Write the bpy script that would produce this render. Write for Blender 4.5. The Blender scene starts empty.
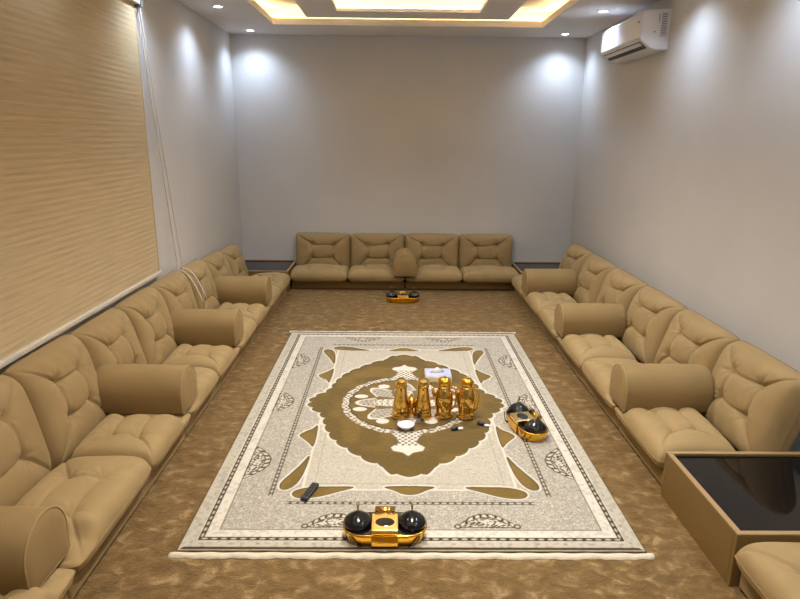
import bpy, bmesh, math, random
import numpy as np
from mathutils import Vector, Matrix

C = bpy.context.scene.collection
S = bpy.context.scene
PI = math.pi

# ---------------------------------------------------------------- camera
def cam_axes(p, yw, r):
    f = Vector((math.sin(yw)*math.cos(p), math.cos(yw)*math.cos(p), -math.sin(p)))
    rt = Vector((math.cos(yw), -math.sin(yw), 0)); up = rt.cross(f)
    return rt*math.cos(r)+up*math.sin(r), -rt*math.sin(r)+up*math.cos(r), f
cd = bpy.data.cameras.new('camera'); cam = bpy.data.objects.new('camera', cd); C.objects.link(cam)
rt, up, fw = cam_axes(.261, .011, .010)
m = Matrix((rt, up, -fw)).transposed().to_4x4(); m.translation = (-.0875, -2.215, 1.71)
cam.matrix_world = m
cd.sensor_fit = 'HORIZONTAL'; cd.sensor_width = 36; cd.lens = 608/800*36; cd.clip_start = .02
S.camera = cam

# ---------------------------------------------------------------- world, exposure
w = bpy.data.worlds.new('world'); S.world = w; w.use_nodes = True
w.node_tree.nodes['Background'].inputs[0].default_value = (.6, .65, .8, 1)
w.node_tree.nodes['Background'].inputs[1].default_value = .05
S.view_settings.view_transform = 'Standard'; S.view_settings.look = 'None'
S.view_settings.gamma = 1; S.view_settings.use_curve_mapping = False
S.view_settings.exposure = 0.72
SPOT_W = 22; SPOT_COL = (.66, .80, 1.0)
LED_S = 12; LED_COL = (1.0, .80, .50)

# room numbers (metres)
XL, XR, YB, YF, ZC = -1.94, 2.07, 5.15, -3.0, 2.81
CX = .04

# ---------------------------------------------------------------- materials
def lin(c):
    return tuple(((v/255)/12.92 if v/255 <= .04045 else ((v/255+.055)/1.055)**2.4) for v in c)+(1,)
MATS = {}
def mat(name, col, rough=.6, metal=0, noise=0, nscale=8, col2=None, bump=0, bscale=60, emit=None, es=1, sheen=0, spec=.5, coat=0, detail=4):
    mt = bpy.data.materials.new(name); mt.use_nodes = True
    nt = mt.node_tree; b = nt.nodes['Principled BSDF']
    b.inputs['Base Color'].default_value = lin(col)
    b.inputs['Roughness'].default_value = rough; b.inputs['Metallic'].default_value = metal
    b.inputs['Specular IOR Level'].default_value = spec
    if sheen:
        b.inputs['Sheen Weight'].default_value = sheen; b.inputs['Sheen Roughness'].default_value = .45
        b.inputs['Sheen Tint'].default_value = lin((235, 205, 160))
    if coat: b.inputs['Coat Weight'].default_value = coat
    tc = nt.nodes.new('ShaderNodeTexCoord')
    if col2:
        n = nt.nodes.new('ShaderNodeTexNoise'); n.inputs['Scale'].default_value = nscale; n.inputs['Detail'].default_value = detail
        r = nt.nodes.new('ShaderNodeValToRGB'); r.color_ramp.elements[0].position = .35; r.color_ramp.elements[1].position = .68
        r.color_ramp.elements[0].color = lin(col); r.color_ramp.elements[1].color = lin(col2)
        nt.links.new(tc.outputs['Object'], n.inputs['Vector']); nt.links.new(n.outputs['Fac'], r.inputs['Fac'])
        nt.links.new(r.outputs['Color'], b.inputs['Base Color'])
    if bump:
        n2 = nt.nodes.new('ShaderNodeTexNoise'); n2.inputs['Scale'].default_value = bscale; n2.inputs['Detail'].default_value = 3
        bp = nt.nodes.new('ShaderNodeBump'); bp.inputs['Strength'].default_value = bump; bp.inputs['Distance'].default_value = .01
        nt.links.new(tc.outputs['Object'], n2.inputs['Vector']); nt.links.new(n2.outputs['Fac'], bp.inputs['Height'])
        nt.links.new(bp.outputs['Normal'], b.inputs['Normal'])
    if emit:
        b.inputs['Emission Color'].default_value = emit+(1,) if len(emit) == 3 else emit
        b.inputs['Emission Strength'].default_value = es
    MATS[name] = mt
    return mt
suede = mat('suede', (153, 129, 88), .85, col2=(162, 138, 97), nscale=5, bump=.10, bscale=220, sheen=.25, spec=.2)
suede_base = mat('suede_base', (142, 118, 78), .85, col2=(149, 125, 84), nscale=5, bump=.10, bscale=220, sheen=.15, spec=.2)
suede_dark = mat('seam', (120, 90, 50), .9)
wallm = mat('wall_paint', (204, 203, 202), .75, col2=(209, 207, 206), nscale=1.5, bump=.04, bscale=90, spec=.25)
ceilm = mat('ceiling_paint', (228, 224, 222), .8, spec=.2)
covem = mat('cove_paint', (235, 222, 200), .8, spec=.2)
white = mat('white_plastic', (232, 233, 238), .5)
offwhite = mat('offwhite_rail', (205, 196, 182), .45)
greyp = mat('grey_plastic', (120, 118, 118), .5)
darkp = mat('dark_slot', (40, 38, 38), .5)
gold = mat('gold', (236, 184, 70), .16, metal=1)
goldp = mat('polished_gold', (222, 182, 96), .10, metal=1)
goldl = mat('pale_gold', (238, 205, 130), .2, metal=1)
blackg = mat('black_gloss', (16, 15, 18), .12, coat=.4)
glass_top = mat('black_glass', (14, 12, 13), .05, spec=.35)
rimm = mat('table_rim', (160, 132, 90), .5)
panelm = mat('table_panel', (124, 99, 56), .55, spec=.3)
ledm = mat('led', (255, 220, 150), .5, emit=LED_COL, es=LED_S)
discm = mat('downlight_disc', (255, 255, 255), .5, emit=(.9, .95, 1.0), es=14)
cordm = mat('cord', (222, 212, 200), .6)
porc = mat('porcelain', (225, 222, 222), .25)
bluebl = mat('blue_black', (28, 34, 52), .3)
lav = mat('lavender', (150, 145, 190), .4)
label_grey = mat('label_grey', (196, 200, 214), .5)
packm = mat('packet_top', (186, 188, 208), .45, col2=(160, 166, 205), nscale=14)
creamc = mat('cream_card', (226, 205, 150), .5)
tissue = mat('tissue', (232, 226, 214), .9)
fringem = mat('fringe', (214, 200, 176), .9, bump=.5, bscale=150)

# carpet
carpet = mat('carpet', (118, 90, 56), .95, spec=.1, sheen=.4)
def setup_carpet():
    nt = carpet.node_tree; b = nt.nodes['Principled BSDF']; N = nt.nodes.new; L = nt.links.new
    tc = nt.nodes['Texture Coordinate']
    mp = N('ShaderNodeMapping'); mp.inputs['Scale'].default_value = (1.3, 1.8, 1); L(tc.outputs['Object'], mp.inputs['Vector'])
    n1 = N('ShaderNodeTexNoise'); n1.inputs['Scale'].default_value = 9; n1.inputs['Detail'].default_value = 6; n1.inputs['Roughness'].default_value = .62; n1.inputs['Distortion'].default_value = .6
    L(mp.outputs[0], n1.inputs['Vector'])
    r1 = N('ShaderNodeValToRGB'); e = r1.color_ramp.elements
    e[0].position = .36; e[0].color = lin((108, 84, 50)); e[1].position = .54; e[1].color = lin((128, 101, 63))
    e2 = e.new(.69); e2.color = lin((172, 144, 102))  # lighter flecks: shading of the pile put into the carpet colour
    L(n1.outputs['Fac'], r1.inputs['Fac'])
    n2 = N('ShaderNodeTexNoise'); n2.inputs['Scale'].default_value = 120; n2.inputs['Detail'].default_value = 2
    L(tc.outputs['Object'], n2.inputs['Vector'])
    mx = N('ShaderNodeMixRGB'); mx.blend_type = 'MULTIPLY'; mx.inputs[0].default_value = .3
    L(r1.outputs[0], mx.inputs[1]); L(n2.outputs['Fac'], mx.inputs[2]); L(mx.outputs[0], b.inputs['Base Color'])
    ad = N('ShaderNodeMath'); ad.operation = 'MULTIPLY_ADD'; ad.inputs[1].default_value = 2.5
    L(n1.outputs['Fac'], ad.inputs[0]); L(n2.outputs['Fac'], ad.inputs[2])
    bp = N('ShaderNodeBump'); bp.inputs['Strength'].default_value = .5; bp.inputs['Distance'].default_value = .02
    L(ad.outputs[0], bp.inputs['Height']); L(bp.outputs[0], b.inputs['Normal'])
setup_carpet()

# woven blind: ribs + crumple
blindm = mat('blind_fabric', (196, 170, 124), .8, spec=.2)
def setup_blind():
    nt = blindm.node_tree; b = nt.nodes['Principled BSDF']; N = nt.nodes.new; L = nt.links.new
    tc = nt.nodes['Texture Coordinate']
    mp = N('ShaderNodeMapping'); mp.inputs['Scale'].default_value = (1, 1.6, 40); L(tc.outputs['Object'], mp.inputs['Vector'])
    n1 = N('ShaderNodeTexNoise'); n1.inputs['Scale'].default_value = 2.2; n1.inputs['Detail'].default_value = 5; n1.inputs['Distortion'].default_value = .1
    L(mp.outputs[0], n1.inputs['Vector'])
    r1 = N('ShaderNodeValToRGB'); e = r1.color_ramp.elements
    e[0].position = .3; e[0].color = lin((190, 170, 134)); e[1].position = .7; e[1].color = lin((206, 187, 152))
    L(n1.outputs['Fac'], r1.inputs['Fac']); L(r1.outputs[0], b.inputs['Base Color'])
    bp = N('ShaderNodeBump'); bp.inputs['Strength'].default_value = .15; bp.inputs['Distance'].default_value = .004
    L(n1.outputs['Fac'], bp.inputs['Height']); L(bp.outputs[0], b.inputs['Normal'])
setup_blind()

def vc_mat(name, rough=.9):
    mt = bpy.data.materials.new(name); mt.use_nodes = True; nt = mt.node_tree; b = nt.nodes['Principled BSDF']
    a = nt.nodes.new('ShaderNodeVertexColor'); a.layer_name = 'pattern'
    nt.links.new(a.outputs[0], b.inputs['Base Color']); b.inputs['Roughness'].default_value = rough
    b.inputs['Specular IOR Level'].default_value = .15; b.inputs['Sheen Weight'].default_value = .2
    return mt

# ---------------------------------------------------------------- helpers
def link_mesh(name, me, m, parent=None, smooth=False, loc=(0, 0, 0), rotz=0):
    if m is not None:
        me.materials.clear(); me.materials.append(m)
    if smooth:
        me.polygons.foreach_set('use_smooth', [True]*len(me.polygons))
    o = bpy.data.objects.new(name, me); C.objects.link(o); o.location = loc; o.rotation_euler = (0, 0, rotz)
    if parent: o.parent = parent
    return o
def obj(name, bm, m, parent=None, smooth=False, loc=(0, 0, 0), rotz=0):
    me = bpy.data.meshes.new(name); bmesh.ops.recalc_face_normals(bm, faces=bm.faces); bm.to_mesh(me); bm.free()
    return link_mesh(name, me, m, parent, smooth, loc, rotz)
def thing(name, label, cat, loc=(0, 0, 0), rotz=0, group=None):
    o = bpy.data.objects.new(name, None); C.objects.link(o); o.empty_display_size = .05
    o.location = loc; o.rotation_euler = (0, 0, rotz)
    return tag(o, label, cat, group)
def tag(o, label, cat, group=None):
    o['label'] = label; o['category'] = cat
    if group: o['group'] = group
    return o
def struct(name, bm, m, parent=None, label=None):
    o = obj(name, bm, m, parent)
    if parent is None: o['kind'] = 'structure'
    return o
def box(bm, x0, x1, y0, y1, z0, z1, bev=0, seg=2):
    r = bmesh.ops.create_cube(bm, size=1)
    vs = r['verts']
    bmesh.ops.transform(bm, matrix=Matrix.Translation(((x0+x1)/2, (y0+y1)/2, (z0+z1)/2)) @ Matrix.Diagonal((abs(x1-x0), abs(y1-y0), abs(z1-z0), 1)), verts=vs)
    if bev:
        es = {e for v in vs for e in v.link_edges}
        bmesh.ops.bevel(bm, geom=list(es), offset=bev, segments=seg, affect='EDGES', profile=.5)
    return bm
def nb(): return bmesh.new()
def tube(bm, pts, rad, seg=8, closed=False, caps=True):
    pts = [Vector(p) for p in pts]; n = len(pts); rings = []
    prev = None
    for i, p in enumerate(pts):
        a = pts[(i-1) % n] if (closed or i) else p; b = pts[(i+1) % n] if (closed or i < n-1) else p
        t = (b-a).normalized()
        if prev is None:
            ref = Vector((0, 0, 1)) if abs(t.z) < .9 else Vector((1, 0, 0)); u = t.cross(ref).normalized()
        else:
            u = (prev - t*prev.dot(t)).normalized()
        prev = u; v = t.cross(u)
        r = rad(i/(n-1)) if callable(rad) else rad
        rings.append([bm.verts.new(p+(u*math.cos(k*2*PI/seg)+v*math.sin(k*2*PI/seg))*r) for k in range(seg)])
    for i in range(n if closed else n-1):
        A, B = rings[i], rings[(i+1) % n]
        for k in range(seg): bm.faces.new((A[k], A[(k+1) % seg], B[(k+1) % seg], B[k]))
    if not closed and caps:
        bm.faces.new(rings[0]); bm.faces.new(rings[-1])
    return bm
def lathe(bm, prof, seg=32, sx=1, sy=1, cx=0, cy=0, cz=0):
    rings = []
    for r, z in prof:
        if r < 1e-6: rings.append([bm.verts.new((cx, cy, cz+z))])
        else: rings.append([bm.verts.new((cx+r*sx*math.cos(2*PI*k/seg), cy+r*sy*math.sin(2*PI*k/seg), cz+z)) for k in range(seg)])
    for A, B in zip(rings, rings[1:]):
        for k in range(seg):
            k2 = (k+1) % seg
            if len(A) == 1 and len(B) == 1: continue
            if len(A) == 1: bm.faces.new((A[0], B[k2], B[k]))
            elif len(B) == 1: bm.faces.new((A[k], A[k2], B[0]))
            else: bm.faces.new((A[k], A[k2], B[k2], B[k]))
    return bm
def prism(bm, pts, a0, a1, axis='z'):
    """closed outline pts (2D) extruded along axis"""
    def P(p, a):
        return (p[0], p[1], a) if axis == 'z' else ((p[0], a, p[1]) if axis == 'y' else (a, p[0], p[1]))
    A = [bm.verts.new(P(p, a0)) for p in pts]; B = [bm.verts.new(P(p, a1)) for p in pts]
    n = len(pts); bm.faces.new(A); bm.faces.new(B[::-1])
    for k in range(n): bm.faces.new((A[k], B[k], B[(k+1) % n], A[(k+1) % n]))
    return bm
def stadium(L, W, n=12):
    r = W/2; pts = []
    for k in range(n+1): a = -PI/2+PI*k/n; pts.append((L/2-r+r*math.cos(a), r*math.sin(a)))
    for k in range(n+1): a = PI/2+PI*k/n; pts.append((-L/2+r+r*math.cos(a), r*math.sin(a)))
    return pts
def copy_tree(o, parent=None):
    c = o.copy(); C.objects.link(c)
    if parent: c.parent = parent
    for ch in o.children: copy_tree(ch, c)
    return c

# ---------------------------------------------------------------- room shell
T = .12
struct('floor', box(nb(), XL-T, XR+T, YF-T, YB+T, -.08, 0), carpet)
struct('wall_back', box(nb(), XL-T, XR+T, YB, YB+T, 0, ZC+.35), wallm)
struct('wall_front', box(nb(), XL-T, XR+T, YF-T, YF, 0, ZC+.35), wallm)
struct('wall_left', box(nb(), XL-T, XL, YF, YB, 0, ZC+.35), wallm)
struct('wall_right', box(nb(), XR, XR+T, YF, YB, 0, ZC+.35), wallm)
# ceiling with a long recess, and a ring panel hanging flush inside it
OX0, OX1, OY0, OY1 = -1.34, 1.42, -2.37, 4.52       # opening in the main ceiling
PX0, PX1, PY0, PY1 = -.94, 1.00, -1.95, 4.12         # outer edge of ring panel
IX0, IX1, IY0, IY1 = -.62, .68, -1.63, 3.80          # opening in ring panel
ZR = 2.98
bm = nb()
box(bm, XL, OX0, YF, YB, ZC, ZC+.04); box(bm, OX1, XR, YF, YB, ZC, ZC+.04)
box(bm, OX0, OX1, YF, OY0, ZC, ZC+.04); box(bm, OX0, OX1, OY1, YB, ZC, ZC+.04)
ceil = struct('ceiling', bm, ceilm)
bm = nb(); box(bm, XL, XR, YF, YB, ZR, ZR+.06)
struct('cove_top', bm, covem, ceil)
def ring(x0, x1, y0, y1, t, z0, z1, outward=True):
    bm = nb(); s = t if outward else -t
    X0, X1, Y0, Y1 = x0-s, x1+s, y0-s, y1+s
    a0, a1, b0, b1 = min(x0, X0), max(x1, X1), min(y0, Y0), max(y1, Y1)
    c0, c1, d0, d1 = max(x0, X0), min(x1, X1), max(y0, Y0), min(y1, Y1)
    box(bm, a0, c0, b0, b1, z0, z1); box(bm, c1, a1, b0, b1, z0, z1); box(bm, c0, c1, b0, d0, z0, z1); box(bm, c0, c1, d1, b1, z0, z1)
    return bm
struct('cove_side', ring(OX0-.14, OX1+.14, OY0-.14, OY1+.14, .02, ZC+.04, ZR), covem, ceil)
struct('cove_lip', ring(OX0, OX1, OY0, OY1, .02, ZC+.0401, ZC+.06), covem, ceil)
pan = struct('ceiling_panel', ring(PX0, PX1, PY0, PY1, .32, ZC, ZC+.03, False), ceilm, ceil)
struct('panel_riser', ring(PX0+.14, PX1-.14, PY0+.14, PY1-.14, .03, ZC+.0301, ZR, False), covem, ceil)
bm = ring(OX0-.05, OX1+.05, OY0-.05, OY1+.05, .02, ZC+.041, ZC+.052)
led = struct('cove_strip_light', bm, ledm, ceil)
bm = ring(IX0-.05, IX1+.05, IY0-.05, IY1+.05, .02, ZC+.031, ZC+.042)
led = struct('cove_strip_light', bm, ledm, ceil)

# downlights: two rows
ci = 0
rows = [4.89, 3.645, 2.40, 1.155, -.09, -1.335, -2.58]
ords = ['nearest the back wall', 'second from the back wall', 'third from the back wall', 'fourth from the back wall', 'fifth from the back wall', 'sixth from the back wall', 'last, by the front wall']
dl = None
for s, X in (('left', -1.655), ('right', 1.757)):
    for k, Y in enumerate(rows):
        if dl is None:
            r = thing('recessed_downlight', '', 'ceiling light', group='round recessed downlights in the ceiling')
            obj('trim_ring', lathe(nb(), [(.036, -.002), (.036, -.006), (.046, -.006), (.052, -.001), (.036, -.002)], 28), white, r, True)
            obj('lens', lathe(nb(), [(0, -.003), (.036, -.003)], 28), discm, r)
            dl = r
        else:
            r = copy_tree(dl)
        r.location = (X, Y, ZC); r['label'] = 'round white downlight in the %s ceiling row, %s' % (s, ords[k])
        ld = bpy.data.lights.new('downlight_beam', 'SPOT'); ld.energy = SPOT_W*(.15 if s == 'left' and Y < 2 else 1); ld.color = SPOT_COL
        ld.spot_size = math.radians(136); ld.spot_blend = 1; ld.shadow_soft_size = .04
        lo = bpy.data.objects.new('downlight_beam', ld); C.objects.link(lo); lo.location = (X, Y, ZC-.02)

for k, Y in enumerate((2.6, .9, -.8)):  # unseen lamps added in the recess to brighten rug and floor
    r = copy_tree(dl); r.location = (.03, Y, ZR); r['label'] = 'added unseen downlight inside the ceiling recess, %s' % ords[k]
    ld = bpy.data.lights.new('downlight_beam', 'SPOT'); ld.energy = 140; ld.color = (1, .96, .90)
    ld.spot_size = math.radians(125); ld.spot_blend = 1; ld.shadow_soft_size = .05
    lo = bpy.data.objects.new('downlight_beam', ld); C.objects.link(lo); lo.location = (.03, Y, ZR-.02)

# ---------------------------------------------------------------- tufted cushions
rng = np.random.default_rng(4)
def sdist(px, py, a, b):
    ax, ay = a; bx, by = b; dx, dy = bx-ax, by-ay
    t = np.clip(((px-ax)*dx+(py-ay)*dy)/(dx*dx+dy*dy), 0, 1)
    return np.hypot(px-ax-t*dx, py-ay-t*dy), t
def tufted(W, H, tf, tb, vshift, seed, pu=.20, pv=.19, puff=.25, n=112, ck=.9):
    """front relief over a W x H pad. returns arrays X(along) Y(up) Zf Zb on an n x n grid"""
    rg = np.random.default_rng(seed)
    s = np.linspace(-1, 1, n); q = np.sin(s*PI/2)*.45+s*.55
    u, v = np.meshgrid(q, q, indexing='ij')
    X = u*W/2*(1-.006*v**4-.03*v**12); Y = v*H/2*(1-.01*u**4-.035*u**12)
    prof = np.clip((1-np.abs(u)**14)*(1-np.abs(v)**8), 0, 1)**.5
    F = tf*prof*(1-puff+puff*np.sqrt(np.clip((1-u**2)*(1-v**2), 0, 1)))
    j = lambda a: (rg.random()-.5)*a
    B = [(sx*pu*W+j(.02), sy*pv*H+vshift+j(.02)) for sx, sy in ((-1, -1), (1, -1), (1, 1), (-1, 1))]
    cor = [(sx*W/2*.93, sy*H/2*.93) for sx, sy in ((-1, -1), (1, -1), (1, 1), (-1, 1))]
    D = np.zeros_like(X)
    wob = .004*np.sin(X*17+seed)+.004*np.sin(Y*19+seed*2)
    dmin_s = np.full_like(X, 9.)
    for k in range(4):
        d, t = sdist(X+wob, Y+wob, B[k], B[(k+1) % 4]); fade = .55+.45*np.abs(2*t-1)
        D = np.maximum(D, (.019*np.exp(-(d/.0075)**2)+.013*np.exp(-(d/.04)**2))*fade)
        d, t = sdist(X+wob, Y-wob, B[k], cor[k]); fade = 1-.55*t
        D = np.maximum(D, (.019*np.exp(-(d/.0075)**2)+.015*np.exp(-(d/.045)**2))*fade)
    for b in B:
        r = np.hypot(X-b[0], Y-b[1]); th = np.arctan2(Y-b[1], X-b[0])
        D = D+.022*np.exp(-(r/.03)**2)+.0025*np.sin(th*9+seed)*np.exp(-(r/.07)**2)
    F = F-ck*D*np.clip(prof*1.3, 0, 1)*np.clip(tf/.08, 0, 1.1)
    low = .006*np.sin(X*9+seed*1.7)*np.sin(Y*8+seed*.9)+.0018*np.sin(X*60+Y*25+seed)*np.exp(-((np.abs(v)-.8)/.15)**2)
    F = F+low*prof
    Bk = -tb*prof
    return X, Y, F, Bk
def pad_mesh(name, X, Y, F, Bk, fn, m):
    n = X.shape[0]
    front = fn(X, Y, F); back = fn(X, Y, Bk)
    V = np.concatenate([np.stack(front, -1).reshape(-1, 3), np.stack(back, -1).reshape(-1, 3)])
    idx = np.arange(n*n).reshape(n, n)
    a, b, c, d = idx[:-1, :-1], idx[1:, :-1], idx[1:, 1:], idx[:-1, 1:]
    q1 = np.stack([a, b, c, d], -1).reshape(-1, 4); o2 = n*n
    q2 = (np.stack([a, d, c, b], -1)+o2).reshape(-1, 4)
    per = np.concatenate([idx[0, :-1], idx[:-1, -1], idx[-1, :0:-1], idx[:0:-1, 0]])
    nx = np.roll(per, -1); q3 = np.stack([per, nx, nx+o2, per+o2], -1)
    Fc = np.concatenate([q1, q2, q3])
    me = bpy.data.meshes.new(name); me.from_pydata(V.tolist(), [], Fc.tolist())
    bm = nb(); bm.from_mesh(me); bmesh.ops.remove_doubles(bm, verts=bm.verts, dist=.0004); bmesh.ops.recalc_face_normals(bm, faces=bm.faces); bm.to_mesh(me); bm.free()
    me.polygons.foreach_set('use_smooth', [True]*len(me.polygons)); me.materials.append(m)
    # seam outline path
    mid = (F+Bk)/2
    P = fn(X, Y, F*0.0)
    path = [(float(P[0].reshape(-1)[i]), float(P[1].reshape(-1)[i]), float(P[2].reshape(-1)[i])) for i in per[::4]]
    return me, path
def piping_mesh(path, r=.0035):
    bm = nb(); tube(bm, path, r, 6, closed=True); me = bpy.data.meshes.new('piping')
    bmesh.ops.recalc_face_normals(bm, faces=bm.faces); bm.to_mesh(me); bm.free()
    me.polygons.foreach_set('use_smooth', [True]*len(me.polygons)); me.materials.append(suede_base)
    return me
SEAT_D, SEAT_T = .425, .155
def seat_fn(X, Y, Z):          # X along, front = -y, up = z ; origin bottom-centre of the front edge
    z = Z+SEAT_T*.42
    return X, Y, z
def back_fn(H, tilt):
    def f(X, Y, Z):
        yy = -Z; zz = Y+H/2
        c, s = math.cos(tilt), math.sin(tilt)
        return X, yy*c+zz*s, zz*c-yy*s
    return f
cache = {}
def seat_mesh(W, k, SEAT_D=SEAT_D, dip=0):
    key = ('s', round(W, 2), k, SEAT_D, dip)
    if key not in cache:
        X, Y, F, B = tufted(W, SEAT_D, SEAT_T*.62, SEAT_T*.40, .01, 3+k*7, pu=.19, pv=.17, puff=.20, ck=.7)
        if dip:          # the pad is pressed down where an arm bolster rests on its side
            q = np.clip((dip*X-(W/2-.19))/.07, 0, 1); q = q*q*(3-2*q)
            F = F-q*.045*np.clip(F/.06, 0, 1)
        me, path = pad_mesh('seat_cushion', X, Y, F, B, seat_fn, suede); cache[key] = (me, piping_mesh(path))
    return cache[key]
def back_mesh(W, H, k, tilt, tf=.125, tb=.085):
    key = ('b', round(W, 2), round(H, 2), k, round(tilt, 2), tf, tb)
    if key not in cache:
        X, Y, F, B = tufted(W, H, tf, tb, .03, 11+k*5, pu=.19, pv=.16, puff=.3)
        me, path = pad_mesh('back_cushion', X, Y, F, B, back_fn(H, tilt), suede); cache[key] = (me, piping_mesh(path))
    return cache[key]
def put(name, me2, loc, rotz, label, cat, group):
    o = bpy.data.objects.new(name, me2[0]); C.objects.link(o); o.location = loc; o.rotation_euler = (0, 0, rotz)
    tag(o, label, cat, group)
    p = bpy.data.objects.new('piping', me2[1]); C.objects.link(p); p.parent = o
    return o

BASE_Z = .10
ORD = ['first', 'second', 'third', 'fourth', 'fifth', 'sixth', 'seventh', 'eighth', 'ninth']
def bench_base(x0, x1, y0, y1, label):
    t = thing('bench_base', label, 'sofa base', ((x0+x1)/2, (y0+y1)/2, 0), 0, 'low upholstered bench bases')
    hx, hy = (x1-x0)/2, (y1-y0)/2
    obj('platform', box(nb(), -hx, hx, -hy, hy, .012, BASE_Z, .012, 3), suede_base, t, True)
    obj('plinth', box(nb(), -hx+.02, hx-.02, -hy+.02, hy-.02, 0, .0118), suede_dark, t)
    return t

# ---- left wall (fronts face +x): boundaries from the far corner towards the camera
LB = [4.42, 3.85, 3.28, 2.71, 2.14, 1.57, 1.00, .42, -.30, -.98]
lab_l = ['left wall bench, %s seat from the far corner' % ORD[i] for i in range(9)]
for i in range(9):
    y1, y0 = LB[i], LB[i+1]; W = y1-y0-.006; yc = (y0+y1)/2
    put('seat_cushion', seat_mesh(W, i % 3, dip=(0, -1, 1, -1, 1, -1, 1, -1, 1)[i]), (-1.235-SEAT_D/2, yc, BASE_Z), PI/2, 'tan tufted seat cushion on the left wall bench, %s from the far corner' % ORD[i], 'seat cushion', 'tufted seat cushions on the left bench')
    H = [.47, .50, .53, .545, .55, .55, .56, .56, .56][i]
    tl = [.27, .26, .25, .24, .24, .23, .23, .23, .23][i]
    put('back_cushion', back_mesh(W+.003, H, (i+1) % 3, tl, tb=.045), (-1.758, yc, BASE_Z+.005), PI/2, 'tan tufted back cushion along the left wall, %s from the far corner' % ORD[i], 'back cushion', 'tufted back cushions on the left bench')
for n, (a, b) in enumerate(((4.42, 3.28), (3.28, 2.14), (2.14, 1.00), (1.00, -.30), (-.30, -.98))):
    bench_base(-1.92, -1.285, b+.006, a-.006, 'low tan bench base along the left wall, %s section from the far corner' % ORD[n])

# ---- right wall (fronts face -x)
RB = [4.42, 3.76, 3.10, 2.44, 1.78, 1.12, .47]
for i in range(7):
    if i < 6: y1, y0 = RB[i], RB[i+1]
    else: y1, y0 = -.205, -.865
    W = y1-y0-.006; yc = (y0+y1)/2
    wl = ('%s from the far corner' % ORD[i]) if i < 6 else 'in front of the near black-topped table'
    put('seat_cushion', seat_mesh(W, (i+1) % 3, dip=(1, -1, 1, -1, 1, -1, 0)[i]), (1.225+SEAT_D/2, yc, BASE_Z), -PI/2, 'tan tufted seat cushion on the right wall bench, %s' % wl, 'seat cushion', 'tufted seat cushions on the right bench')
    put('back_cushion', back_mesh(W+.003, .515, i % 3, .29, .13, .08), (1.785, yc, BASE_Z+.005), -PI/2, 'tan tufted back cushion along the right wall, %s' % wl, 'back cushion', 'tufted back cushions on the right bench')
for n, (a, b) in enumerate(((4.42, 3.76), (3.76, 2.44), (2.44, 1.12), (1.12, .47))):
    bench_base(1.275, 2.03, b+.006, a-.006, 'low tan bench base along the right wall, %s section from the far corner' % ORD[n])
bench_base(1.275, 2.03, -.865, -.205, 'low tan bench base on the right, in front of the near black-topped table')

# ---- back wall (fronts face -y)
BX = [-1.27, -.612, .042, .695, 1.35]
wb = ['leftmost of four', 'second from the left', 'third from the left', 'rightmost of four']
for i in range(4):
    xc = (BX[i]+BX[i+1])/2; W = BX[i+1]-BX[i]-.006
    put('seat_cushion', seat_mesh(W, i % 3, .40, (0, 1, -1, 0)[i]), (xc, 4.50+.20, BASE_Z), 0, 'tan tufted seat cushion on the back wall sofa, %s' % wb[i], 'seat cushion', 'tufted seat cushions on the back sofa')
    put('back_cushion', back_mesh(W, .485, 1+i % 2, .10, .11), (xc, 5.02, BASE_Z+.005), 0, 'square tufted back cushion against the back wall, %s' % wb[i], 'back cushion', 'tufted back cushions on the back sofa')
bench_base(-1.262, .036, 4.61, 5.12, 'low tan base under the left half of the back wall sofa')
bench_base(.048, 1.345, 4.61, 5.12, 'low tan base under the right half of the back wall sofa')

# ---------------------------------------------------------------- arm bolsters
def bolster(W, H, L):
    """long axis y from 0 (front end) to L"""
    def outline(k=1.0, n=18):
        w = W/2*k; r = w; pts = [(-w, 0)]
        zc = H*k-r
        pts = [(-w*.90, 0), (-w*.98, .015)]
        for i in range(n+1):
            a = PI-PI*i/n; pts.append((r*math.cos(a), zc+r*math.sin(a)*1.0))
        pts += [(w*.98, .015), (w*.90, 0)]
        return pts
    t = bpy.data.objects.new('arm_bolster', None)
    C.objects.link(t); t.empty_display_size = .05
    bm = nb(); rings = []
    for y, k, dz in ((.0, .985, .002), (.004, 1, 0), (.02, 1.002, 0), (L*.33, 1.012, 0), (L*.66, 1.012, 0), (L-.03, 1, 0), (L-.006, .95, .006), (L, .86, .018)):
        rings.append([bm.verts.new((p[0], y, p[1]+dz)) for p in outline(k)])
    for A, B in zip(rings, rings[1:]):
        for i in range(len(A)): bm.faces.new((A[i], A[(i+1) % len(A)], B[(i+1) % len(A)], B[i]))
    bm.faces.new(rings[-1])
    o = obj('cover', bm, suede_base, t, True)
    # end panel: slightly domed
    bm = nb(); out = outline(.985); ctr = (0, H*.48)
    prev = None
    for s, y in ((1, .0), (.93, -.006), (.7, -.012), (.35, -.016)):
        rg = [bm.verts.new((ctr[0]+(p[0]-ctr[0])*s, y, ctr[1]+(p[1]+.002-ctr[1])*s)) for p in out]
        if prev:
            for i in range(len(rg)): bm.faces.new((prev[i], prev[(i+1) % len(rg)], rg[(i+1) % len(rg)], rg[i]))
        prev = rg
    bm.faces.new(prev)
    obj('end_panel', bm, suede_base, t, True)
    bm = nb(); tube(bm, [(p[0], -.001, p[1]+.002) for p in outline(.99)], .0042, 6, closed=True)
    obj('piping', bm, suede, t, True)
    return t
ab = bolster(.265, .24, .50)
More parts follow.
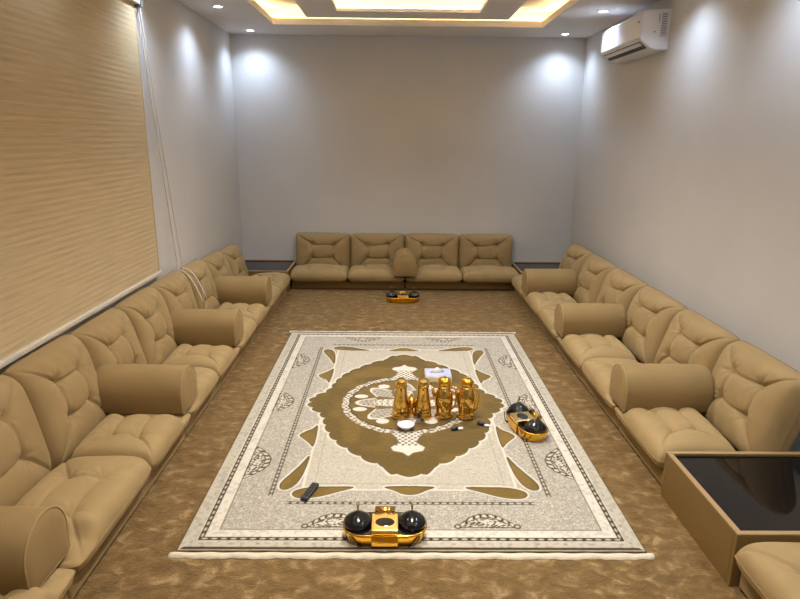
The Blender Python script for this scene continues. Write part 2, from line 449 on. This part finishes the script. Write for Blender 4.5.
arms = [('L', 3.30, 'tan cylindrical arm bolster on the left bench, nearest the back wall'),
        ('L', 2.17, 'tan cylindrical arm bolster on the left bench, second from the back wall'),
        ('L', 1.02, 'tan cylindrical arm bolster on the left bench, beside the middle of the rug'),
        ('L', -.37, 'tan arm bolster cut by the lower left of the photo'),
        ('R', 3.74, 'tan cylindrical arm bolster on the right bench, nearest the back wall'),
        ('R', 2.42, 'tan cylindrical arm bolster on the right bench, second from the back wall'),
        ('R', 1.08, 'tan cylindrical arm bolster on the right bench, nearest the black-topped table'),
        ('B', .04, 'short arched arm bolster in the middle of the back wall sofa')]
for i, (s, p, lb) in enumerate(arms):
    o = ab if i == 0 else copy_tree(ab)
    o['label'] = lb; o['category'] = 'arm bolster'; o['group'] = 'arm bolsters on the floor seating'
    z = .205
    if s == 'L': o.location = (-1.255+.03*(p-1)*(p<1), p, z); o.rotation_euler = (0, 0, PI/2)
    elif s == 'R': o.location = (1.235, p, z); o.rotation_euler = (0, 0, -PI/2)
    else: o.location = (p, 4.46, .20); o.rotation_euler = (0, 0, 0)

# ---------------------------------------------------------------- low tables with black glass
def low_table(x0, x1, y0, y1, label, h=.24):
    t = thing('low_table', label, 'table', ((x0+x1)/2, (y0+y1)/2, 0), 0, 'low black glass topped tables')
    a, b = (x1-x0)/2, (y1-y0)/2; th = .024
    for q in ((-a, a, -b, -b+th), (-a, a, b-th, b), (-a, -a+th, -b+th, b-th), (a-th, a, -b+th, b-th)):
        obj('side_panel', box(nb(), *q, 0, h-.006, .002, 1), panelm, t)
    bm = nb()
    for q in ((-a, a, -b, -b+th), (-a, a, b-th, b), (-a, -a+th, -b+th, b-th), (a-th, a, -b+th, b-th)):
        box(bm, *q, h-.0058, h, .002, 1)
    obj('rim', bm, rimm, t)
    obj('glass_top', box(nb(), -a+th+.001, a-th-.001, -b+th+.001, b-th-.001, h-.026, h-.014), glass_top, t)
    return t
low_table(-1.925, -1.277, 4.49, 5.14, 'low tan table with black glass top in the back left corner')
low_table(1.357, 2.055, 4.49, 5.14, 'low tan table with black glass top in the back right corner')
low_table(1.25, 2.05, -.19, .455, 'large low tan table with black glass top at lower right')

# ---------------------------------------------------------------- rug
def vnoise(x, y, seed):
    rg = np.random.default_rng(seed); G = rg.random((256, 256))
    xi = np.floor(x).astype(int); yi = np.floor(y).astype(int); fx = x-xi; fy = y-yi
    fx = fx*fx*(3-2*fx); fy = fy*fy*(3-2*fy)
    g = lambda a, b: G[a % 256, b % 256]
    return (g(xi, yi)*(1-fx)+g(xi+1, yi)*fx)*(1-fy)+(g(xi, yi+1)*(1-fx)+g(xi+1, yi+1)*fx)*fy
def polyd(px, py, pts):
    """signed distance (negative inside) to polygon"""
    d = np.full(px.shape, 9.); ins = np.zeros(px.shape, bool); n = len(pts)
    for i in range(n):
        a, b = pts[i], pts[(i+1) % n]
        dd, _ = sdist(px, py, a, b); d = np.minimum(d, dd)
        c = ((a[1] > py) != (b[1] > py)); den = (b[1]-a[1]) or 1e-9
        ins ^= c & (px < (b[0]-a[0])*(py-a[1])/den+a[0])
    return np.where(ins, -d, d)
def smooth_poly(pts, it=2):
    for _ in range(it):
        q = []
        for i in range(len(pts)):
            a, b = pts[i], pts[(i+1) % len(pts)]
            q += [(a[0]*.75+b[0]*.25, a[1]*.75+b[1]*.25), (a[0]*.25+b[0]*.75, a[1]*.25+b[1]*.75)]
        pts = q
    return pts
def build_rug():
    nx, ny = 501, 751
    xs = np.linspace(-1, 1, nx); ys = np.linspace(0, 3, ny)
    X, Y = np.meshgrid(xs, ys, indexing='ij')
    ax = np.abs(X); ay = np.abs(Y-1.5)                # 4-fold symmetric
    col = np.zeros(X.shape+(3,)); Z = np.full(X.shape, .012)
    cl = lambda c: np.array(lin(c)[:3])
    cream, white_, lace, lace_d = cl((178, 170, 153)), cl((202, 195, 180)), cl((164, 157, 143)), cl((100, 91, 74))
    brown, brown2, dark = cl((96, 76, 28)), cl((120, 95, 40)), cl((58, 44, 22))
    n1 = vnoise(ax*24, ay*24, 1); n2 = vnoise(ax*60, ay*60, 2); n3 = vnoise(X*9, Y*9, 3); n4 = vnoise(X*170, Y*170, 5)
    sc = np.abs(np.sin(n1*20+n2*9)); line = np.exp(-(sc/.42)**2)
    def mix(mask, c):
        nonlocal col
        mask = np.clip(mask, 0, 1)[..., None]; col = col*(1-mask)+c*mask
    def st(d, w=.004):       # anti-aliased inside mask from signed distance
        return np.clip(.5-d/w, 0, 1)
    # base: lace field
    col[:] = lace
    mix(line*.62, lace_d); mix((n4 > .66)*.45, white_)
    # outer margins
    ex = 1-ax; ey = 1.5-ay; e = np.minimum(ex, ey)
    mix(st(e-.150, .006), white_)
    mix(st(np.abs(e-.147)-.003), lace_d)
    mix(st(e-.065, .006), cream)
    dots = (np.sin(X*48)*np.sin(Y*48)); mix(((np.abs(np.sin(np.where(ey < ex, X, Y)*26)) > .965) & (np.abs(e-.048) < .006))*.4, lace_d)
    mix(((e < .15) & (n2 > .66))*.22, lace_d)
    mix(st(np.abs(e-.019)-.0085)*(ey <= ex), dark)
    mix(st(e-.006), brown)
    def chain(d, along, half=.013, per=.034):
        mix(st(np.abs(d)-half), dark)
        ph = (along/per) % 1.0
        bead = np.hypot((ph-.5)*per*.62, d*1.5)
        mix(st(bead-.0085), cream)
    inr = (e > .05)
    # main chain border as a rectangle at e=.082
    dr = e-.082; along = np.where(ex < ey, Y, X)
    chain(dr, along, .012, .042)
    # inner chains
    d = ax-.682; m1 = (ay < 1.09)
    keep = col.copy(); chain(d, Y, .011, .036); col = np.where(m1[..., None], col, keep)
    keep = col.copy(); chain(ay-1.148, X, .011, .036); col = np.where((ax < .60)[..., None], col, keep)
    # half rosettes in the main border
    def rosette(u, v, R, Rv):        # lens-shaped half flower, v grows inward from its straight side
        lob = .035*np.abs(np.sin(u/R*9))
        r = v/Rv+(u/R)**2-lob; up_ = v > 0
        mix((up_ & (r < 1.10))*1., cream)
        mix((up_ & (np.abs(r-1.04) < .05))*.9, dark)
        bead = np.sin(u/R*26+np.sin(v*60))
        mix((up_ & (np.abs(r-.90) < .10) & (bead > .45))*1., dark)
        mix((up_ & (np.abs(r-.90) < .10) & (bead < -.6))*.8, white_)
        mix((up_ & (np.abs(r-.76) < .035))*.9, dark)
        swirl = np.sin(u*115+4*np.sin(v*75+2))*np.cos(v*120+3*np.sin(u*70))
        mix((up_ & (r < .72) & (swirl > .12))*.92, dark)
        mix((up_ & (r < .72) & (swirl < -.45))*.9, white_)
        mix((up_ & (v < .006) & (np.abs(u) < R*.95))*.8, dark)
    rosette(ax-.345, ey-.163, .135, .098)
    for s in (-1, 1):
        q = np.hypot(ax-.345-s*.135, ey-.172); mix(st(q-.017), dark); mix(st(q-.009), cream)
    for c in (0.0, .77):
        rosette(ay-c, ex-.143, .165, .105)
    # inner cream panel with white rim
    PW, PH = .535, 1.035
    dp = np.maximum(ax-PW, ay-PH)
    mix(st(dp, .006), cream)
    mix((st(dp)*line)*.40, lace_d)
    mix(((dp < 0) & (n4 > .66))*.25, white_)
    mix(st(np.abs(dp+.0)-.006), white_)
    mix(st(np.abs(dp+.055)-.0025)*.4, lace_d)
    # brown leaves with white outline (upper right quadrant coordinates ax, ay)
    leaves = [smooth_poly([(.540, .68), (.566, .77), (.602, .86), (.640, .94), (.655, .99), (.645, 1.03), (.612, 1.035), (.580, 1.0), (.558, .93), (.546, .82)]),
              smooth_poly([(.26, 1.006), (.36, 1.006), (.50, 1.010), (.57, 1.04), (.582, 1.08), (.54, 1.112), (.44, 1.095), (.35, 1.048)]),
              smooth_poly([(-.15, 1.0), (-.08, 1.035), (-.03, 1.075), (.03, 1.075), (.08, 1.035), (.15, 1.0)]),
              smooth_poly([(.540, .31), (.532, .62), (.56, .56), (.60, .51), (.640, .465), (.60, .41), (.560, .38)])]
    for L in leaves:
        dl_ = polyd(ax, ay, L)
        mix(st(dl_-.013, .006), white_)
        mix(st(dl_), brown2*.85+brown*.15); mix(st(dl_)*(n3 > .5)*.35, brown)
        mix(st(np.abs(dl_)-.003), dark)
        Z -= st(dl_, .02)*.003
    # scalloped medallion
    ctrl = [(0, .905), (.09, .885), (.13, .815), (.24, .735), (.32, .65), (.41, .545), (.46, .45), (.50, .33), (.515, .24), (.55, .165), (.60, .11), (.635, .045)]
    full = ctrl+[(x, -y) for x, y in ctrl[::-1]]+[(-x, -y) for x, y in ctrl[1:]]+[(-x, y) for x, y in ctrl[::-1][:-1]]
    dm = polyd(ax, ay, full)
    th = np.arctan2(ay, ax); scal = .024*np.sqrt(np.abs(np.sin(th*21+.3*np.sin(th*4))))-.016
    dm = dm-scal
    mix(st(dm-.019, .006), white_*.97)
    mix(st(dm-.0), brown)
    mix(st(dm)*(np.clip((n3-.4)*3, 0, 1))*.6, brown2)
    mix(st(dm)*(n4 > .6)*.25, dark)
    mix(st(np.abs(dm)-.003), dark); Z -= st(dm, .03)*.003
    # inner oval
    r = np.hypot(X/.40, (Y-1.5)/.42); pr = r-.025*np.abs(np.sin(np.arctan2((Y-1.5)/.42, X/.4)*12))
    mix(((pr < 1.04) & (pr > .93))*1., white_)
    mix(((pr < 1.04) & (pr > .93) & (np.sin(X*140+n1*8)*np.sin(Y*140) > .0))*.8, dark*.6+brown*.4)
    mix(((pr <= .93) & (pr > .905))*1., dark)
    ri = np.hypot(X/.36, (Y-1.5)/.36); ti = np.arctan2(Y-1.5, X)
    pet = ri/(.80+.17*np.cos(ti*8))
    mix((pet < .96)*1., lace*.98)
    mix(((pet < .96) & (sc < .35))*.45, lace_d)
    mix((np.abs(pet-.93) < .035)*1., white_)
    pet2 = ri/(.46+.16*np.cos(ti*8+PI)); mix((pet2 < 1)*.9, brown)
    pet3 = ri/(.40+.20*np.cos(ti*4)); mix((pet3 < 1)*1., white_)
    mix(((pet3 < 1) & (np.sin(ri*60) > .3))*.45, lace_d)
    mix(((pet < .9) & (np.sin(ti*16)*np.sin(ri*75) > .45))*.7, brown)
    rf = np.hypot((ax-.30)/.045, (ay-.10)/.03); mix((rf < 1)*1., white_)
    rf = np.hypot((ax-.15)/.04, (ay-.27)/.035); mix((rf < 1)*1., white_)
    # pendants
    pd = polyd(ax, ay, [(-.02, .40), (.10, .42), (.07, .48), (.05, .54), (.10, .60), (.085, .64), (.03, .66), (0, .70), (-.03, .66), (-.05, .5)])
    mix(st(pd), white_); mix(st(pd)*(np.sin(X*170)*np.sin(Y*150) > .15)*(ay < .58)*.8, dark); mix(st(np.abs(pd)-.003), lace_d)
    col = np.clip(col*(.94+.12*n4[..., None]), 0, 1)
    Z = Z+.0012*n2
    V = np.stack([X, Y, Z], -1).reshape(-1, 3)
    idx = np.arange(nx*ny).reshape(nx, ny)
    Fq = np.stack([idx[:-1, :-1], idx[1:, :-1], idx[1:, 1:], idx[:-1, 1:]], -1).reshape(-1, 4)
    # skirt down to the floor
    per = np.concatenate([idx[0, :-1], idx[:-1, -1], idx[-1, :0:-1], idx[:0:-1, 0]])
    Vs = V[per].copy(); Vs[:, 2] = .0005; o2 = len(V); k = np.arange(len(per)); k2 = (k+1) % len(per)
    Fs = np.stack([per[k2], per, o2+k, o2+k2], -1)
    V = np.concatenate([V, Vs]); Fq = np.concatenate([Fq, Fs])
    cc = np.concatenate([col.reshape(-1, 3), col.reshape(-1, 3)[per]]); cc = np.concatenate([cc, np.ones((len(cc), 1))], 1)
    me = bpy.data.meshes.new('pile')
    me.vertices.add(len(V)); me.vertices.foreach_set('co', V.astype(np.float32).ravel())
    me.loops.add(len(Fq)*4); me.loops.foreach_set('vertex_index', Fq.astype(np.int32).ravel())
    me.polygons.add(len(Fq)); me.polygons.foreach_set('loop_start', (np.arange(len(Fq))*4).astype(np.int32))
    me.update(calc_edges=True)
    at = me.color_attributes.new('pattern', 'FLOAT_COLOR', 'POINT'); at.data.foreach_set('color', cc.astype(np.float32).ravel())
    t = thing('area_rug', 'cream patterned area rug with golden brown medallion on the brown carpet', 'rug')
    link_mesh('pile', me, vc_mat('rug_pile'), t, True)
    for y0, y1, s in ((-.034, -.001, 1), (3.001, 3.03, -1)):
        bm = nb(); N_ = 160; rr = []
        for i in range(N_+1):
            x = -1.022+2.044*i/N_; w_ = .003*math.sin(i*.37)+.002*math.sin(i*1.3)
            zt = .013+.002*math.sin(i*.6)
            rr.append([bm.verts.new((x, y0+w_, .001)), bm.verts.new((x, y0+.004+w_, zt*.8)), bm.verts.new((x, (y0+y1)/2, zt)), bm.verts.new((x, y1-.004, zt*.8)), bm.verts.new((x, y1, .001))])
        for A, B in zip(rr, rr[1:]):
            for k_ in range(4): bm.faces.new((A[k_], A[k_+1], B[k_+1], B[k_]))
        bm.faces.new(rr[0]); bm.faces.new(rr[-1])
        obj('fringe_band', bm, fringem, t, True)
build_rug()

# ---------------------------------------------------------------- window blind on left wall
BY0, BY1, BZ0, BZ1 = -1.6, 2.43, .685, 2.60
bt = thing('roller_blind', 'ribbed tan woven window blind with white bottom rail on the left wall', 'blind', (XL, (BY0+BY1)/2, BZ0))
bt_y = (BY0+BY1)/2
nyb, nzb = 120, 240
rg = np.random.default_rng(5)
yb = np.linspace(BY0, BY1, nyb)-bt_y; zb = np.linspace(0, BZ1-BZ0, nzb)
YY, ZZ = np.meshgrid(yb, zb, indexing='ij')
ribs = 0.0012*np.sin(ZZ*2*PI/.035+vnoise((YY+5)*1.2, ZZ*1.5, 9)*2)
crump = .005*(vnoise((YY+5)*2.0, ZZ*3+7, 6)-.5)+.001*(vnoise((YY+5)*1.5+ZZ*3, ZZ*12+3, 7)-.5)
XX = .030+ribs*vnoise((YY+5)*3, ZZ*5, 8)+crump
V = np.stack([XX, YY, ZZ], -1).reshape(-1, 3); Vb = V.copy(); Vb[:, 0] -= .003
idx = np.arange(nyb*nzb).reshape(nyb, nzb)
Fq = np.stack([idx[:-1, :-1], idx[1:, :-1], idx[1:, 1:], idx[:-1, 1:]], -1).reshape(-1, 4)
me = bpy.data.meshes.new('fabric'); n0 = len(V)
per = np.concatenate([idx[0, :-1], idx[:-1, -1], idx[-1, :0:-1], idx[:0:-1, 0]]); nx_ = np.roll(per, -1)
me.from_pydata(np.concatenate([V, Vb]).tolist(), [], np.concatenate([Fq, Fq[:, ::-1]+n0, np.stack([nx_, per, per+n0, nx_+n0], -1)]).tolist())
link_mesh('fabric', me, blindm, bt, True)
obj('bottom_rail', box(nb(), .018, .046, BY0-bt_y, BY1-bt_y+.01, -.028, .004, .008, 3), offwhite, bt, True)
obj('headrail', box(nb(), .004, .065, BY0-bt_y, BY1-bt_y+.02, BZ1-BZ0-.01, BZ1-BZ0+.07, .006, 2), offwhite, bt)
obj('bracket', box(nb(), .002, .07, BY1-bt_y+.021, BY1-bt_y+.055, BZ1-BZ0-.025, BZ1-BZ0+.07, .003, 1), greyp, bt)
for dx, y0, y1 in ((.030, 2.475, 2.74), (.036, 2.505, 2.83)):
    pts = []
    for k in range(25):
        s = k/24; pts.append((dx+.035*s, y0+(y1-y0)*s**1.05-bt_y, 2.585-(2.585-.62)*s-BZ0))
    for k in range(1, 9):
        s = k/8; pts.append((dx+.035+.20*s, y1-bt_y-.05*s, (.62-BZ0)-.25*s**1.6+.03*math.sin(s*PI)))
    obj('cord', tube(nb(), pts, .0055, 6), cordm, bt, True)

# ---------------------------------------------------------------- air conditioner
ac = thing('air_conditioner', 'white split air conditioner high on the right wall', 'air conditioner', (XR, 3.40, 2.40))
L0, L1 = -.47, .49
prof = [(-.002, .30), (-.20, .285), (-.225, .265), (-.225, .085), (-.215, .068), (-.145, .015), (-.10, .0), (-.002, .0)]
bm = nb(); prism(bm, [(p[0], p[1]) for p in prof], L0, L1, 'y')
bmesh.ops.bevel(bm, geom=[e for e in bm.edges if abs(e.verts[0].co.y-e.verts[1].co.y) < 1e-6 and e.verts[0].co.x < -.01], offset=.006, segments=2, affect='EDGES')
obj('body', bm, white, ac)
bm = nb(); box(bm, -.231, -.2255, L0+.012, L1-.012, .088, .262, .002, 1); obj('front_panel', bm, white, ac)
# louvre opening on the lower chamfer
def on_chamfer(a, b, y0, y1, off0, off1):
    p0 = Vector((-.215, .068)); p1 = Vector((-.145, .015)); d = p1-p0; nn = Vector((d.y, -d.x)).normalized()
    if nn.y > 0: nn = -nn
    q = [p0+d*a+nn*off0, p0+d*b+nn*off0, p0+d*b+nn*off1, p0+d*a+nn*off1]
    return prism(nb(), [(v.x, v.y) for v in q], y0, y1, 'y')
obj('air_outlet', on_chamfer(.08, .95, L0+.05, L1-.05, .0005, .003), darkp, ac)
obj('louvre', on_chamfer(.15, .5, L0+.06, L1-.06, .0035, .010), white, ac)
for k in range(14):
    y = L0+.09+k*.058
    obj('vane', on_chamfer(.52, .9, y, y+.012, .0035, .008), greyp, ac)
# rating sticker on the end cap facing the room, illegible fine print
obj('rating_label', box(nb(), -.075, -.025, L0-.0015, L0-.0003, .095, .27), label_grey, ac)
for k in range(9):
    obj('print_line', box(nb(), -.070, -.030-.006*(k % 3), L0-.0022, L0-.0016, .255-k*.017, .260-k*.017), greyp, ac)
obj('print_line', box(nb(), -.094, -.088, L0-.0012, L0-.0003, .20, .262), greyp, ac)
obj('screw_cover', lathe(nb(), [(0, -.001), (.006, -.001), (.006, .001)], 12, cx=-.12, cy=0, cz=0), greyp, ac).matrix_local = Matrix.Translation((-.0, L0-.0012, .13)) @ Matrix.Rotation(PI/2, 4, 'X')
obj('display_badge', box(nb(), -.2325, -.2312, L0+.04, L0+.07, .20, .215), greyp, ac)

# ---------------------------------------------------------------- gold trays with two black lidded bowls
def warmer():
    t = bpy.data.objects.new('serving_tray', None); C.objects.link(t); t.empty_display_size = .05
    st_ = stadium(.37, .17, 14)
    bm = nb(); rings = []
    for k, z in ((.90, 0), (.93, .004), (.97, .03), (1.0, .052), (1.0, .058), (.97, .060)):
        rings.append([bm.verts.new((p[0]*k, p[1]*k, z)) for p in st_])
    for A, B in zip(rings, rings[1:]):
        for i in range(len(A)): bm.faces.new((A[i], A[(i+1) % len(A)], B[(i+1) % len(A)], B[i]))
    bm.faces.new(rings[0]); bm.faces.new(rings[-1])
    obj('tray_body', bm, gold, t, True)
    obj('deck', prism(nb(), [(p[0]*.955, p[1]*.94) for p in st_], .0602, .064, 'z'), blackg, t)
    # centre holder with round opening
    bx = obj('centre_box', box(nb(), -.058, .058, -.088, .035, .0641, .088, .004, 2), goldl, t)
    obj('opening', lathe(nb(), [(0, .0005), (.040, .0005), (.042, .0)], 24, 1, .75, 0, -.028, .0881), blackg, t)
    obj('front_band', box(nb(), -.056, .056, -.0905, -.0865, .010, .062, .001, 1), gold, t)
    obj('rear_cylinder', tube(nb(), [(-.045, .055, .086), (.045, .055, .086)], .021, 14), goldp, t, True)
    for s in (-1, 1):
        b = obj('bowl_lid', lathe(nb(), [(.058, .0), (.064, .004), (.064, .012), (.054, .026), (.040, .038), (.024, .048), (.012, .056), (0, .060)], 36, cx=s*.118, cy=.0, cz=.0642), blackg, t, True)
        obj('knob', lathe(nb(), [(.004, .0), (.0035, .022), (.0065, .026), (.007, .032), (.004, .040), (0, .042)], 14, cx=s*.118, cz=.124), goldl, b, True)
        pts = [(s*(.135+.03*math.sin(a*PI/8)), -.094+.018*(a/8), .058-.052*a/8) for a in range(9)]
        obj('handle_strap', tube(nb(), [(s*.150, -.079, .056), (s*.142, -.0815, .035), (s*.125, -.082, .012), (s*.10, -.080, .004)], .0028, 6), darkp, t, True)
    return t
w0 = warmer(); w0.location = (-.118, .105, .0135)
tag(w0, 'gold tray with two black domed bowls at the near edge of the rug', 'serving tray', 'gold trays with black domed bowls')
w1 = copy_tree(w0); w1.location = (.718, 1.125, .0135); w1.rotation_euler = (0, 0, math.radians(-77)); w1['label'] = 'gold tray with black domed bowls turned sideways at the right of the rug'
w2 = copy_tree(w0); w2.location = (.012, 4.10, .0); w2['label'] = 'gold tray with black domed bowls on carpet before the back sofa'

# ---------------------------------------------------------------- coffee pots
def pot(kind):
    t = bpy.data.objects.new('coffee_pot', None); C.objects.link(t); t.empty_display_size = .05
    if kind == 0:
        body = [(0, 0), (.054, 0), (.058, .006), (.058, .014), (.051, .022), (.055, .045), (.053, .075), (.043, .12), (.036, .165), (.034, .20)]
        obj('body', lathe(nb(), body, 32), goldp, t, True)
        obj('collar', lathe(nb(), [(.034, .2001), (.038, .203), (.038, .212), (.034, .215)], 32), gold, t, True)
        l = obj('lid', lathe(nb(), [(.036, .2151), (.040, .225), (.037, .242), (.022, .256), (0, .258)], 8), goldl, t)
        obj('spout', tube(nb(), [(0, .042, .15), (0, .062, .175), (0, .078, .205)], lambda s: .012-.006*s, 10), goldp, t, True)
        obj('handle', tube(nb(), [(.0, -.034, .195), (.0, -.062, .185), (.0, -.07, .14), (.0, -.066, .09), (.0, -.05, .06)], .0055, 8), gold, t, True)
    else:
        body = [(0, 0), (.052, 0), (.058, .006), (.056, .014), (.046, .022), (.050, .05), (.056, .085), (.058, .12), (.053, .155), (.043, .178), (.036, .19)]
        obj('body', lathe(nb(), body, 32), goldp, t, True)
        obj('collar', lathe(nb(), [(.036, .1901), (.041, .194), (.041, .203), (.037, .207)], 32), goldl, t, True)
        obj('lid', lathe(nb(), [(.037, .2071), (.041, .215), (.040, .24), (.030, .254), (.014, .259), (0, .26)], 24), gold, t, True)
        obj('knob', lathe(nb(), [(.004, .2601), (.008, .266), (.006, .272), (0, .274)], 14), goldl, t, True)
        obj('handle', tube(nb(), [(.038, 0, .195), (.066, 0, .19), (.078, 0, .155), (.076, 0, .10), (.066, 0, .06), (.048, 0, .045)], .006, 8), gold, t, True)
        obj('spout', tube(nb(), [(-.050, .01, .11), (-.066, .014, .15), (-.072, .018, .19)], lambda s: .013-.006*s, 10), goldp, t, True)
    return t
RZ = .0135
p0 = pot(0); p0.location = (-.036, 1.29, RZ)
tag(p0, 'tall tapered gold coffee pot at the left end of the row', 'coffee pot', 'gold coffee pots on the rug')
p1 = copy_tree(p0); p1.location = (.100, 1.29, RZ); p1['label'] = 'tall tapered gold coffee pot second from the left in the row'
p2 = pot(1); p2.location = (.232, 1.30, RZ)
tag(p2, 'round-shouldered gold coffee pot third from the left in the row', 'coffee pot', 'gold coffee pots on the rug')
p3 = copy_tree(p2); p3.location = (.372, 1.29, RZ); p3.rotation_euler = (0, 0, -.2); p3['label'] = 'round-shouldered gold coffee pot at the right end of the row'
t = thing('sugar_bowl', 'small bright gold footed cup between the two left coffee pots', 'cup', (.032, 1.345, RZ))
obj('bowl', lathe(nb(), [(0, 0), (.03, 0), (.03, .005), (.012, .014), (.012, .03), (.030, .05), (.036, .085), (.034, .088), (.028, .055), (0, .04)], 24), gold, t, True)
obj('lid', lathe(nb(), [(.035, .0885), (.032, .10), (.012, .112), (.008, .118), (.010, .126), (0, .13)], 24), goldl, t, True)
# saucer in front
t = thing('small_dish', 'small white porcelain dish in front of the left coffee pot', 'dish', (-.008, 1.12, RZ))
obj('bowl', lathe(nb(), [(0, .001), (.022, 0), (.026, .004), (.048, .026), (.052, .032), (.049, .033), (.024, .008), (0, .006)], 32), porc, t, True)
t = thing('lighter', 'small dark blue lighter with lavender base before the second coffee pot', 'lighter', (.072, 1.20, RZ))
obj('fuel_tank', box(nb(), -.010, .010, -.007, .007, 0, .032, .003, 2), lav, t)
obj('cap', box(nb(), -.010, .010, -.007, .007, .0321, .066, .003, 2), bluebl, t)
k = 0
for (x, y, r, lb) in ((.285, 1.115, .5, 'dark wrapped sweet with white end nearest the third coffee pot'), (.455, 1.18, -.2, 'dark wrapped sweet with white end right of the coffee pots')):
    t = thing('wrapped_sweet', lb, 'sweet', (x, y, RZ), r, 'wrapped sweets on the rug')
    bm = nb(); lathe(bm, [(0, 0), (.022, .001), (.026, .008), (.020, .016), (0, .019)], 20, 1, .6); obj('wrapper', bm, bluebl, t, True)
    bm = nb(); lathe(bm, [(0, 0), (.018, .001), (.020, .005), (.014, .010), (0, .011)], 16, 1, .62, .036, -.012); obj('white_end', bm, porc, t, True)
# tissue packet
t = thing('tissue_box', 'flat tissue box with lavender top behind the coffee pots', 'tissue box', (.24, 1.925, RZ))
obj('carton', box(nb(), -.095, .095, -.085, .085, 0, .040, .002, 1), creamc, t)
obj('printed_top', box(nb(), -.093, .093, -.083, .083, .0401, .042), packm, t)
bm = nb()
A = [bm.verts.new((x, y, .042)) for x, y in ((-.06, -.01), (.04, .0), (.05, .02), (-.05, .02))]
B = [bm.verts.new((x, y, .078)) for x, y in ((-.015, .004), (.0, .006), (.002, .012), (-.012, .012))]
bm.faces.new(A); bm.faces.new(B)
for i in range(4): bm.faces.new((A[i], A[(i+1) % 4], B[(i+1) % 4], B[i]))
obj('tissue', bm, tissue, t, True)
# remote
t = thing('remote_control', 'black remote control lying on the lower left of the rug', 'remote control', (-.492, .432, RZ), math.radians(-17))
obj('case', box(nb(), -.019, .019, -.072, .072, 0, .018, .005, 2), darkp, t)
for i in range(5):
    for j in range(2):
        obj('button', box(nb(), -.011+j*.013, -.003+j*.013, -.05+i*.022, -.042+i*.022, .0181, .0195), blackg, t)
